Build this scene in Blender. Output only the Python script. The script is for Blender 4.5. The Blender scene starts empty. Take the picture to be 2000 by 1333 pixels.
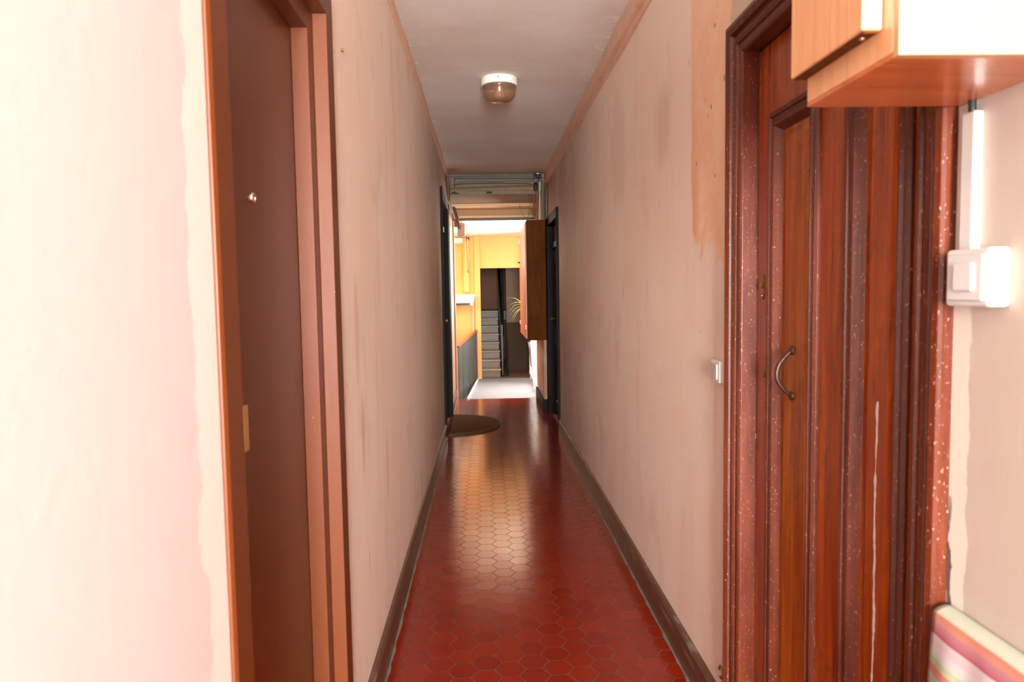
import bpy, bmesh, math, random
from mathutils import Vector, Matrix

# ------------------------------------------------------------------ camera
H = 1.42
sc = bpy.context.scene
C = sc.collection
cam_d = bpy.data.cameras.new('camera')
cam = bpy.data.objects.new('camera', cam_d)
C.objects.link(cam)
cam_d.sensor_width = 36.0
cam_d.lens = 25.2
cam_d.clip_start = 0.02
cam_d.clip_end = 200
R = Matrix(((0.99916012, 0.01852792, -0.03654824),
            (-0.03774062, 0.06871642, -0.99692211),
            (-0.01595943, 0.99746417, 0.06935796)))
cam.matrix_world = Matrix.Translation((0, 0, H)) @ R.to_4x4()
cam_d.dof.use_dof = True
cam_d.dof.focus_distance = 3.6
cam_d.dof.aperture_fstop = 5.6
sc.camera = cam
YB, YE = -3.6, 9.45         # back wall behind the camera, end of the tiled corridor

# ------------------------------------------------------------------ world, light, exposure
w = bpy.data.worlds.new('sky')
sc.world = w
w.use_nodes = True
bg = w.node_tree.nodes['Background']
bg.inputs[0].default_value = (0.93, 0.97, 1.0, 1)
bg.inputs[1].default_value = 0.85

def area(name, loc, rot, sx, sy, power, col):
    d = bpy.data.lights.new(name, 'AREA')
    d.shape = 'RECTANGLE'
    d.size = sx
    d.size_y = sy
    d.energy = power
    d.color = col
    o = bpy.data.objects.new(name, d)
    C.objects.link(o)
    o.location = loc
    o.rotation_euler = rot
    return o
# daylight coming through the window behind the camera
area('daylight_behind_camera', (0.16, YB - 0.18, 1.55), (math.radians(90), 0, 0), 0.9, 1.9, 560, (1.0, 0.985, 0.97))
# added unseen area light behind the camera that lifts the near walls
area('added_fill_behind_camera', (0.16, -0.9, 2.66), (math.radians(18), 0, 0), 0.5, 0.5, 9, (1.0, 0.98, 0.97))
# open sky beyond the balustrade of the gallery
area('daylight_beyond_balustrade', (1.25, 10.75, 1.7), (math.radians(90), 0, math.radians(148)), 1.0, 1.5, 130, (1.0, 0.90, 0.76))
# added area light, hidden over the court, to brighten the corridor end
area('added_fill_over_court', (-1.0, 10.9, 2.1), (math.radians(58), 0, math.radians(-142)), 0.8, 0.9, 22, (1.0, 0.92, 0.80))
sc.view_settings.view_transform = 'Standard'
sc.view_settings.look = 'None'
sc.view_settings.gamma = 1
sc.view_settings.use_curve_mapping = False
sc.view_settings.exposure = 1.02

random.seed(7)
PI = math.pi

# ------------------------------------------------------------------ material helper
def lin(r, g, b):
    f = lambda c: (c / 255 / 12.92) if c <= 10 else ((c / 255 + 0.055) / 1.055) ** 2.4
    return (f(r), f(g), f(b), 1)

class N:
    """small node-graph helper"""
    def __init__(s, name):
        s.m = bpy.data.materials.new(name)
        s.m.use_nodes = True
        s.t = s.m.node_tree
        s.b = s.t.nodes['Principled BSDF']
    def link(s, a, b): s.t.links.new(a, b)
    def put(s, inp, v):
        if v is None: return
        if isinstance(v, bpy.types.NodeSocket): s.link(v, inp)
        else: inp.default_value = v
    def pos(s, obj=False, scale=(1, 1, 1)):
        if obj: o = s.t.nodes.new('ShaderNodeTexCoord').outputs['Object']
        else: o = s.t.nodes.new('ShaderNodeNewGeometry').outputs['Position']
        if scale == (1, 1, 1): return o
        v = s.t.nodes.new('ShaderNodeVectorMath')
        v.operation = 'MULTIPLY'
        s.link(o, v.inputs[0])
        v.inputs[1].default_value = scale
        return v.outputs[0]
    def xyz(s, v):
        n = s.t.nodes.new('ShaderNodeSeparateXYZ')
        s.link(v, n.inputs[0])
        return n.outputs
    def noise(s, v, scale, detail=4, rough=0.55, dist=0):
        n = s.t.nodes.new('ShaderNodeTexNoise')
        s.link(v, n.inputs['Vector'])
        n.inputs['Scale'].default_value = scale
        n.inputs['Detail'].default_value = detail
        n.inputs['Roughness'].default_value = rough
        n.inputs['Distortion'].default_value = dist
        return n.outputs['Fac']
    def voro(s, v, scale):
        n = s.t.nodes.new('ShaderNodeTexVoronoi')
        s.link(v, n.inputs['Vector'])
        n.inputs['Scale'].default_value = scale
        return n.outputs['Distance']
    def math(s, op, a, b=None, c=None, clamp=False):
        n = s.t.nodes.new('ShaderNodeMath')
        n.operation = op
        n.use_clamp = clamp
        s.put(n.inputs[0], a)
        if b is not None: s.put(n.inputs[1], b)
        if c is not None: s.put(n.inputs[2], c)
        return n.outputs[0]
    def step(s, v, lo, hi, a=0.0, b=1.0):
        n = s.t.nodes.new('ShaderNodeMapRange')
        n.interpolation_type = 'SMOOTHSTEP'
        s.put(n.inputs[0], v)
        n.inputs[1].default_value = lo
        n.inputs[2].default_value = hi
        n.inputs[3].default_value = a
        n.inputs[4].default_value = b
        return n.outputs[0]
    def mix(s, f, a, b):
        n = s.t.nodes.new('ShaderNodeMix')
        n.data_type = 'RGBA'
        s.put(n.inputs[0], f)
        s.put(n.inputs[6], a)
        s.put(n.inputs[7], b)
        return n.outputs[2]
    def bump(s, h, strength, dist=0.01):
        n = s.t.nodes.new('ShaderNodeBump')
        s.put(n.inputs['Height'], h)
        n.inputs['Strength'].default_value = strength
        n.inputs['Distance'].default_value = dist
        s.link(n.outputs[0], s.b.inputs['Normal'])
    def out(s, col, rough=0.5, metal=0.0, spec=0.5, coat=0.0, trans=0.0):
        s.put(s.b.inputs['Base Color'], col)
        s.put(s.b.inputs['Roughness'], rough)
        s.put(s.b.inputs['Metallic'], metal)
        s.put(s.b.inputs['Specular IOR Level'], spec)
        s.put(s.b.inputs['Coat Weight'], coat)
        s.b.inputs['Coat Roughness'].default_value = 0.12
        s.put(s.b.inputs['Transmission Weight'], trans)
        return s.m

def plain(name, col, rough=0.5, metal=0.0, spec=0.5, var=0.12, scale=18, bump=0.1, coat=0.0):
    n = N(name)
    f = n.noise(n.pos(True), scale, 5)
    dark = tuple(c * (1 - var) for c in col[:3]) + (1,)
    lite = tuple(min(1, c * (1 + var)) for c in col[:3]) + (1,)
    n.bump(f, bump, 0.003)
    return n.out(n.mix(f, dark, lite), rough, metal, spec, coat)

# ---- plaster of the corridor walls
def wall_material(side):
    n = N('pink_plaster_' + side)
    P = n.pos()
    x, y, z = n.xyz(P)
    big = n.noise(P, 1.3, 4, 0.6)
    fine = n.noise(P, 45, 4, 0.6)
    streak = n.noise(n.pos(scale=(1, 4.5, 0.7)), 1.6, 5, 0.6)
    rag = n.noise(P, 9, 5, 0.6)
    base = n.mix(n.step(big, 0.35, 0.7), lin(240, 222, 207), lin(237, 213, 194))
    base = n.mix(n.step(streak, 0.52, 0.8, 0, 0.4), base, lin(208, 168, 142))
    # sooty patches
    base = n.mix(n.math('MULTIPLY', n.step(n.noise(P, 2.3, 3), 0.58, 0.8), 0.28), base, lin(176, 146, 126))
    # grubby band a little above the floor
    base = n.mix(n.math('MULTIPLY', n.step(z, 0.75, 0.1), n.step(streak, 0.3, 0.7, 0.05, 0.28)), base, lin(222, 190, 174))
    # browner towards the far doors: soiling plus light falloff put into the colour
    soil_falloff = n.math('MULTIPLY', n.step(y, 4.0, 8.0), n.step(big, 0.2, 0.6, 0.55, 0.9))
    base = n.mix(soil_falloff, base, lin(146, 98, 70))
    # soft soot smudges and rubbed streaks
    def blot(base, cy, cz, ry, rz, amt, colr):
        dy_ = n.math('DIVIDE', n.math('SUBTRACT', y, cy), ry)
        dz_ = n.math('DIVIDE', n.math('SUBTRACT', z, cz), rz)
        dd = n.math('ADD', n.math('MULTIPLY', dy_, dy_), n.math('MULTIPLY', dz_, dz_))
        dd = n.math('ADD', dd, n.math('MULTIPLY', n.math('SUBTRACT', streak, 0.5), 1.6))
        return n.mix(n.step(dd, 1.1, 0.0, 0, amt), base, colr)
    if side == 'right':
        base = blot(base, 2.92, 2.08, 0.16, 0.20, 0.32, lin(186, 150, 128))
        base = blot(base, 3.9, 2.15, 0.3, 0.35, 0.2, lin(186, 150, 128))
    else:
        base = blot(base, 2.30, 1.30, 0.05, 0.22, 0.5, lin(214, 160, 136))
        base = blot(base, 2.36, 0.95, 0.04, 0.16, 0.5, lin(206, 150, 126))
        base = blot(base, 2.9, 0.7, 0.05, 0.18, 0.4, lin(206, 156, 132))
    # specks and scratches
    sp = n.voro(n.pos(scale=(1, 1, 0.6)), 9)
    base = n.mix(n.step(sp, 0.035, 0.015, 0, 0.75), base, lin(120, 85, 70))
    scr = n.noise(n.pos(scale=(1, 14, 1.3)), 3.1, 2)
    base = n.mix(n.math('MULTIPLY', n.step(scr, 0.74, 0.76), n.step(rag, 0.4, 0.6)), base, lin(140, 105, 88))
    yr = n.math('ADD', y, n.math('MULTIPLY', n.math('SUBTRACT', rag, 0.5), 0.10))
    zr = n.math('ADD', z, n.math('MULTIPLY', n.math('SUBTRACT', rag, 0.5), 0.5))
    if side == 'left':
        # whiter filler beside the near door casing, pale pink before it
        base = n.mix(n.step(y, 1.3, 1.1), base, lin(212, 201, 198))
        m = n.math('MULTIPLY', n.step(yr, 1.015, 1.03), n.step(y, 1.13, 1.12))
        base = n.mix(n.math('MULTIPLY', m, n.step(zr, 0.75, 0.8, 0.25, 1)), base, lin(228, 224, 216))
        base = n.mix(n.math('MULTIPLY', n.step(y, 1.99, 2.0), n.step(yr, 2.035, 2.02)), base, lin(236, 222, 205))
    else:
        # orange undercoat beside the door with chips of white
        edge = n.math('ADD', y, n.math('MULTIPLY', n.math('SUBTRACT', z, 2.0), -0.02))
        edge = n.math('ADD', edge, n.math('MULTIPLY', n.math('SUBTRACT', rag, 0.5), 0.06))
        low = n.math('ADD', zr, n.math('MULTIPLY', n.math('SUBTRACT', y, 2.32), -0.5))
        m = n.math('MULTIPLY', n.step(edge, 2.53, 2.505), n.step(low, 1.52, 1.56))
        m = n.math('MULTIPLY', m, n.step(y, 2.0, 2.05))
        peach = n.mix(n.step(rag, 0.35, 0.65), lin(243, 208, 180), lin(240, 194, 160))
        rim = n.math('MULTIPLY', n.step(edge, 2.40, 2.50), n.step(low, 2.3, 1.6))
        peach = n.mix(n.math('MULTIPLY', rim, 0.6), peach, lin(225, 155, 105))
        chip = n.noise(n.pos(scale=(1, 1.2, 0.6)), 17, 2)
        peach = n.mix(n.step(chip, 0.735, 0.75), peach, lin(246, 238, 226))
        chips2 = n.noise(n.pos(scale=(1, 1.4, 0.7)), 17.6, 2)
        peach = n.mix(n.math('MULTIPLY', n.step(chips2, 0.71, 0.72), n.step(chip, 0.735, 0.72)), peach, lin(150, 112, 88))
        base = n.mix(m, base, peach)
        # bare cream plaster over the door and towards the camera
        m2 = n.math('MULTIPLY', n.step(yr, 2.13, 2.11), n.step(z, 2.1, 2.12))
        base = n.mix(m2, base, n.mix(rag, lin(216, 198, 176), lin(198, 176, 152)))
        near = n.mix(n.step(big, 0.3, 0.7), lin(186, 174, 162), lin(181, 167, 153))
        base = n.mix(n.step(y, 1.4, 1.3), base, near)
        gap = n.math('ADD', y, n.math('MULTIPLY', n.math('SUBTRACT', rag, 0.5), 0.05))
        m3 = n.step(gap, 1.046, 1.052)
        m3 = n.math('MULTIPLY', m3, n.step(y, 1.25, 1.2))
        base = n.mix(m3, base, lin(212, 204, 190))
        hole = n.noise(n.pos(scale=(1, 2.2, 0.8)), 11, 3)
        base = n.mix(n.math('MULTIPLY', n.math('MULTIPLY', n.step(gap, 1.055, 1.06), n.step(hole, 0.57, 0.6)), n.math('MULTIPLY', n.step(y, 1.25, 1.2), n.step(z, 1.2, 1.0))), base, lin(96, 88, 80))
    hgt = n.math('ADD', n.math('MULTIPLY', fine, 0.5), big)
    n.bump(hgt, 0.10, 0.01)
    return n.out(base, 0.62, 0, 0.3)

M = {}
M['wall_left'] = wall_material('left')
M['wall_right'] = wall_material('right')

n = N('dirty_ceiling_paint')
P = n.pos()
x, y, z = n.xyz(P)
a = n.noise(P, 1.1, 4, 0.6)
col = n.mix(n.step(a, 0.35, 0.7), lin(226, 222, 216), lin(214, 204, 194))
col = n.mix(n.step(n.noise(n.pos(scale=(0.6, 2.5, 1)), 1.5, 3), 0.5, 0.75, 0, 0.3), col, lin(206, 190, 176))
col = n.mix(n.math('MULTIPLY', n.step(y, 7.2, 8.2), 0.6), col, lin(200, 165, 130))  # warm light at the corridor end put into the ceiling colour
edge = n.step(n.math('ABSOLUTE', n.math('SUBTRACT', x, 0.16)), 0.40, 0.56)
chip = n.noise(n.pos(scale=(1.5, 0.8, 1)), 14, 4)
col = n.mix(n.math('MULTIPLY', edge, n.step(chip, 0.6, 0.63)), col, lin(238, 232, 222))
col = n.mix(n.math('MULTIPLY', n.math('MULTIPLY', n.step(x, -0.2, -0.33), n.step(y, 7.6, 8.0)), n.step(n.noise(P, 6, 2), 0.45, 0.6, 0, 0.7)), col, lin(205, 120, 70))
n.bump(n.noise(P, 12, 5), 0.2, 0.01)
M['ceiling'] = n.out(col, 0.8, 0, 0.2)

# floor tiles with a per-tile tone in the 'tile' colour attribute
n = N('glazed_red_hexagon_tile')
at = n.t.nodes.new('ShaderNodeAttribute')
at.attribute_name = 'tile'
sep = n.xyz(at.outputs['Vector'])
P = n.pos()
c1 = n.mix(sep[0], lin(130, 26, 1), lin(118, 21, 0))
c1 = n.mix(n.step(n.noise(P, 7, 4), 0.4, 0.75, 0, 0.08), c1, lin(142, 34, 4))
c1 = n.mix(n.step(n.voro(P, 7), 0.014, 0.008), c1, lin(190, 130, 105))
rough = n.math('ADD', n.math('MULTIPLY', n.noise(P, 5, 4), 0.12), n.math('MULTIPLY', sep[1], 0.07))
rough = n.math('ADD', rough, 0.10)
n.bump(n.noise(P, 9, 2), 0.05, 0.01)
M['tile'] = n.out(c1, rough, 0, 0.05, 0.95)
n.b.inputs['Coat IOR'].default_value = 1.52
n.b.inputs['Coat Roughness'].default_value = 0.17
n = N('grey_tile_grout')
M['grout'] = n.out(n.mix(n.noise(n.pos(), 30, 3), lin(70, 40, 30), lin(150, 118, 104)), 0.6, 0, 0.3)

n = N('worn_brown_baseboard_paint')
P = n.pos()
x, y, z = n.xyz(P)
s1 = n.noise(n.pos(scale=(1, 1, 1)), 14, 5)
col = n.mix(s1, lin(78, 50, 36), lin(102, 70, 52))
col = n.mix(n.step(n.noise(n.pos(scale=(1, 0.5, 3)), 12, 4), 0.55, 0.72, 0, 0.7), col, lin(140, 128, 112))
col = n.mix(n.step(z, 0.05, 0.0, 0, 0.55), col, lin(120, 110, 98))
n.bump(s1, 0.3, 0.004)
M['baseboard'] = n.out(col, 0.4, 0, 0.4)
M['mortar'] = plain('grey_cement', lin(108, 102, 92), 0.8, var=0.3, scale=60, bump=0.6)

def timber(name, c_lo, c_hi, c_patch, rough=0.3, axis='z', grain=1.0, wear=0.0, coat=0.3, patch=0.6, spec=0.5):
    n = N(name)
    sc_ = {'z': (26, 26, 1.6), 'y': (26, 1.6, 26), 'x': (1.6, 26, 26)}[axis]
    g = n.noise(n.pos(scale=sc_), 1.6 * grain, 6, 0.62, 0.6)
    g2 = n.noise(n.pos(scale=sc_), 6 * grain, 3, 0.5)
    col = n.mix(n.step(g, 0.3, 0.72), c_lo, c_hi)
    col = n.mix(n.math('MULTIPLY', n.step(g2, 0.5, 0.75), 0.35), col, tuple(c * 0.45 for c in c_lo[:3]) + (1,))
    P = n.pos()
    pt = n.noise(n.pos(scale={'z': (4, 4, 1.2), 'y': (4, 1.2, 4), 'x': (1.2, 4, 4)}[axis]), 1.5, 4)
    col = n.mix(n.step(pt, 0.5, 0.68, 0, patch), col, c_patch)
    if wear:
        sp = n.noise(n.pos(scale=(1, 1, 0.45)), 240, 3, 0.7)
        col = n.mix(n.math('MULTIPLY', n.step(sp, 0.62 if wear > 0.5 else 0.66, 0.72), wear), col, lin(226, 190, 170))
    r = n.math('ADD', n.math('MULTIPLY', pt, 0.2), rough - 0.1)
    n.bump(n.math('ADD', g, n.math('MULTIPLY', g2, 0.4)), 0.12, 0.004)
    return n.out(col, r, 0, spec, coat)

M['oak_door'] = timber('red_brown_varnished_door_wood', lin(126, 46, 6), lin(170, 76, 12), lin(142, 48, 20), 0.28, wear=0.4, coat=0.08)
M['oak_panel'] = timber('amber_varnished_panel_wood', lin(134, 58, 5), lin(180, 94, 12), lin(140, 50, 18), 0.28, wear=0.35, coat=0.08)
M['oak_trim'] = timber('worn_red_door_moulding', lin(74, 26, 8), lin(100, 42, 18), lin(110, 52, 34), 0.42, wear=0.55, spec=0.35, patch=0.5, coat=0.05)
M['oak_trim_h'] = timber('worn_red_head_moulding', lin(84, 30, 10), lin(116, 48, 20), lin(122, 56, 34), 0.3, 'y', wear=0.8)
M['cupboard'] = timber('honey_cupboard_wood', lin(204, 146, 102), lin(214, 158, 114), lin(208, 150, 108), 0.38, 'z', 0.6, coat=0.1)
M['cupboard_under'] = timber('shaded_cupboard_wood', lin(176, 92, 46), lin(190, 106, 58), lin(184, 112, 72), 0.28, 'x', 0.6, coat=0.3)  # shade on the cupboard underside put into a darker wood colour
M['cream_board'] = plain('cream_laminated_board', lin(172, 144, 106), 0.45, var=0.05, scale=6)
M['pale_edge'] = plain('pale_board_edge', lin(196, 178, 166), 0.5, var=0.04)
M['meter_wood'] = timber('dark_veneer', lin(78, 38, 4), lin(98, 50, 8), lin(68, 32, 4), 0.75, spec=0.1, axis='z', grain=0.8, coat=0.0)
M['meter_door'] = timber('orange_veneer', lin(190, 100, 54), lin(205, 118, 68), lin(198, 108, 64), 0.4, 'z', 0.8, coat=0.1)

def gloss_paint(name, c, c2, rough=0.22):
    n = N(name)
    P = n.pos()
    f = n.noise(n.pos(scale=(3, 3, 1)), 1.6, 5)
    col = n.mix(f, c, c2)
    col = n.mix(n.step(n.noise(n.pos(scale=(1, 1, 0.4)), 60, 3), 0.735, 0.76, 0, 0.8), col, lin(205, 180, 160))
    n.bump(n.noise(n.pos(scale=(2, 2, 1)), 9, 4), 0.10, 0.006)
    return n.out(col, rough, 0, 0.35, 0.0)
M['brown_leaf'] = gloss_paint('brown_gloss_door_paint', lin(92, 42, 6), lin(104, 52, 12), 0.33)
M['brown_frame'] = gloss_paint('brown_gloss_frame_paint', lin(94, 44, 14), lin(102, 50, 19), 0.42)
n = N('black_gloss_door_paint')
n.bump(n.noise(n.pos(scale=(3, 3, 1.5)), 14, 5), 0.5, 0.01)
M['black_leaf'] = n.out(n.mix(n.noise(n.pos(), 8, 4), lin(16, 14, 12), lin(28, 23, 18)), 0.3, 0, 0.2)
M['dark_frame'] = plain('dark_brown_frame_paint', lin(18, 12, 8), 0.55, spec=0.1, var=0.3, scale=12)
M['brown_soffit'] = plain('light_brown_frame_paint', lin(150, 108, 78), 0.45, var=0.15)

M['white_plastic'] = plain('white_plastic', lin(202, 200, 197), 0.35, var=0.02)
M['offwhite_plastic'] = plain('offwhite_plastic', lin(214, 206, 196), 0.4, var=0.03)
M['grey_rocker'] = plain('grey_rocker_plastic', lin(176, 168, 160), 0.4, var=0.03)
M['chrome'] = plain('worn_chrome', lin(200, 196, 186), 0.22, 1.0, var=0.08)
M['brass'] = plain('tarnished_brass', lin(150, 112, 60), 0.4, 0.8, var=0.35, scale=80)
M['pale_brass'] = plain('pale_latch_metal', lin(196, 150, 98), 0.35, 0.3, var=0.1)
M['iron'] = plain('rusty_handle_iron', lin(70, 46, 34), 0.4, 0.5, var=0.4, scale=120, bump=0.4)
M['black_rubber'] = plain('black_cable_rubber', lin(30, 32, 34), 0.5)
M['grey_cable'] = plain('painted_grey_cable', lin(104, 98, 86), 0.6, var=0.25, scale=30)
M['dark_cable'] = plain('grimy_dark_cable', lin(70, 58, 46), 0.6, var=0.4, scale=30)
M['brown_cable'] = plain('dusty_brown_cable', lin(120, 84, 54), 0.7, var=0.3, scale=30)
M['foil'] = plain('dull_grey_tape', lin(150, 146, 142), 0.35, 0.4, var=0.3, scale=25, bump=1.0)
M['grey_box'] = plain('grey_brown_box_enamel', lin(140, 116, 108), 0.5, var=0.15)
M['red_band'] = plain('red_band', lin(150, 60, 50), 0.5)
M['white_iron'] = plain('white_painted_iron', lin(228, 226, 222), 0.45, var=0.06)
M['rail_dark'] = None
n = N('dark_grey_railing_sheet')
P = n.pos(scale=(40, 40, 2))
f = n.noise(P, 1.0, 4)
n.bump(f, 0.4, 0.01)
M['rail_dark'] = n.out(n.mix(f, lin(52, 56, 54), lin(86, 88, 84)), 0.45, 0.2, 0.4)
M['rail_iron'] = plain('black_railing_iron', lin(30, 30, 30), 0.4, 0.3)
M['rail_wood'] = plain('brown_handrail_wood', lin(120, 66, 36), 0.4)

n = N('yellow_gallery_render')
P = n.pos()
f = n.noise(P, 2.2, 5)
col = n.mix(f, lin(240, 188, 122), lin(238, 180, 110))
col = n.mix(n.step(n.noise(n.pos(scale=(3, 3, 0.6)), 1.2, 3), 0.55, 0.75, 0, 0.5), col, lin(234, 166, 94))
n.bump(n.noise(P, 20, 4), 0.15, 0.01)
M['yellow'] = n.out(col, 0.8, 0, 0.2)
M['gallery_ceiling'] = plain('warm_white_gallery_ceiling', lin(232, 214, 192), 0.8, var=0.03)
M['gallery_floor'] = plain('pale_cement_floor', lin(140, 141, 152), 0.7, var=0.12, scale=6)
M['cream_beam'] = plain('cream_beam_paint', lin(176, 144, 106), 0.7, var=0.1, scale=8)
M['light_ledge'] = plain('light_ledge_paint', lin(220, 186, 144), 0.7, var=0.06)
n = N('grimy_beam_paint')
P = n.pos()
x, y, z = n.xyz(P)
f = n.noise(n.pos(scale=(1, 1, 4)), 6, 5)
col = n.mix(f, lin(140, 124, 100), lin(112, 94, 72))
col = n.mix(n.step(z, 2.60, 2.66, 0, 0.7), col, lin(112, 108, 96))
hole = n.noise(n.pos(scale=(1, 1, 2.2)), 5.5, 3)
m = n.math('MULTIPLY', n.step(z, 2.533, 2.537), n.step(z, 2.568, 2.560))
m = n.math('MULTIPLY', m, n.step(hole, 0.56, 0.58))
col = n.mix(m, col, lin(46, 44, 38))
n.bump(f, 0.4, 0.01)
M['beam'] = n.out(col, 0.7, 0, 0.3)
M['moulding'] = plain('brown_pink_ceiling_trunking', lin(222, 182, 156), 0.6, var=0.2, scale=10, bump=0.4)
M['stairwell_brown'] = plain('brown_stairwell_paint', lin(150, 104, 80), 0.7, var=0.08, scale=3)
M['stairwell_grey'] = plain('grey_beige_stairwell_paint', lin(132, 114, 98), 0.8, var=0.08, scale=3)
M['stairwell_dado'] = plain('dark_brown_dado_paint', lin(66, 46, 26), 0.75, var=0.1, scale=3)
n = N('worn_stair_stone')
P = n.pos()
M['stone'] = n.out(n.mix(n.noise(P, 12, 5), lin(124, 106, 82), lin(98, 82, 62)), 0.35, 0, 0.3)
n = N('worn_lit_tread_stone')
P = n.pos()
M['tread'] = n.out(n.mix(n.noise(P, 12, 5), lin(176, 160, 132), lin(144, 128, 102)), 0.3, 0, 0.4)  # lighter copy of the stone: light from above put into the treads
n = N('brown_coir_mat')
P = n.pos()
f = n.noise(P, 160, 3)
n.bump(f, 0.9, 0.006)
M['coir'] = n.out(n.mix(f, lin(74, 44, 14), lin(112, 72, 26)), 0.9, 0, 0.1)
M['coir_edge'] = plain('dark_mat_edge', lin(58, 36, 18), 0.7)
M['leaf'] = plain('pale_green_leaf', lin(206, 226, 150), 0.5, var=0.2, scale=30)
M['pot'] = plain('terracotta_pot', lin(176, 100, 66), 0.7)
n = N('amber_lamp_glass')
M['glass'] = n.out(lin(216, 180, 150), 0.12, 0, 0.5, 0, 0.85)
n.b.inputs['IOR'].default_value = 1.35
M['bulb'] = plain('bulb_glass', lin(232, 226, 214), 0.3)
M['lamp_base'] = plain('white_porcelain_base', lin(222, 220, 212), 0.4, var=0.03)
M['window_glass'] = None
# striped cloth
n = N('striped_cotton')
x, y, z = n.xyz(n.pos(True))
t = n.math('ADD', n.math('MULTIPLY', z, -1.0), n.math('MULTIPLY', n.noise(n.pos(True), 7, 2), 0.006))
t = n.math('DIVIDE', n.math('MODULO', n.math('ADD', t, 0.012), 0.118), 0.118)
rp = n.t.nodes.new('ShaderNodeValToRGB')
n.link(t, rp.inputs[0])
rp.color_ramp.interpolation = 'LINEAR'
stops = [(0.0, (214, 222, 190)), (0.17, (226, 228, 206)), (0.21, (240, 160, 132)), (0.30, (246, 170, 146)), (0.33, (226, 156, 166)),
         (0.44, (214, 128, 142)), (0.47, (206, 100, 110)), (0.50, (240, 226, 226)), (0.60, (244, 214, 218)), (0.66, (240, 232, 230)), (0.76, (232, 230, 226)),
         (0.80, (206, 218, 168)), (0.87, (212, 222, 178)), (0.90, (238, 142, 116)), (0.96, (240, 156, 134)), (1.0, (222, 150, 164))]
cr = rp.color_ramp
cr.elements[0].position = 0
cr.elements[0].color = lin(*[q_ * 0.78 for q_ in stops[0][1]])
cr.elements[1].position = 1
cr.elements[1].color = lin(*[q_ * 0.78 for q_ in stops[-1][1]])
for p_, c_ in stops[1:-1]:
    e = cr.elements.new(p_)
    e.color = lin(*[q_ * 0.78 for q_ in c_])
n.bump(n.noise(n.pos(True), 900, 1), 0.2, 0.001)
M['cloth'] = n.out(rp.outputs[0], 0.85, 0, 0.1)

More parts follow.
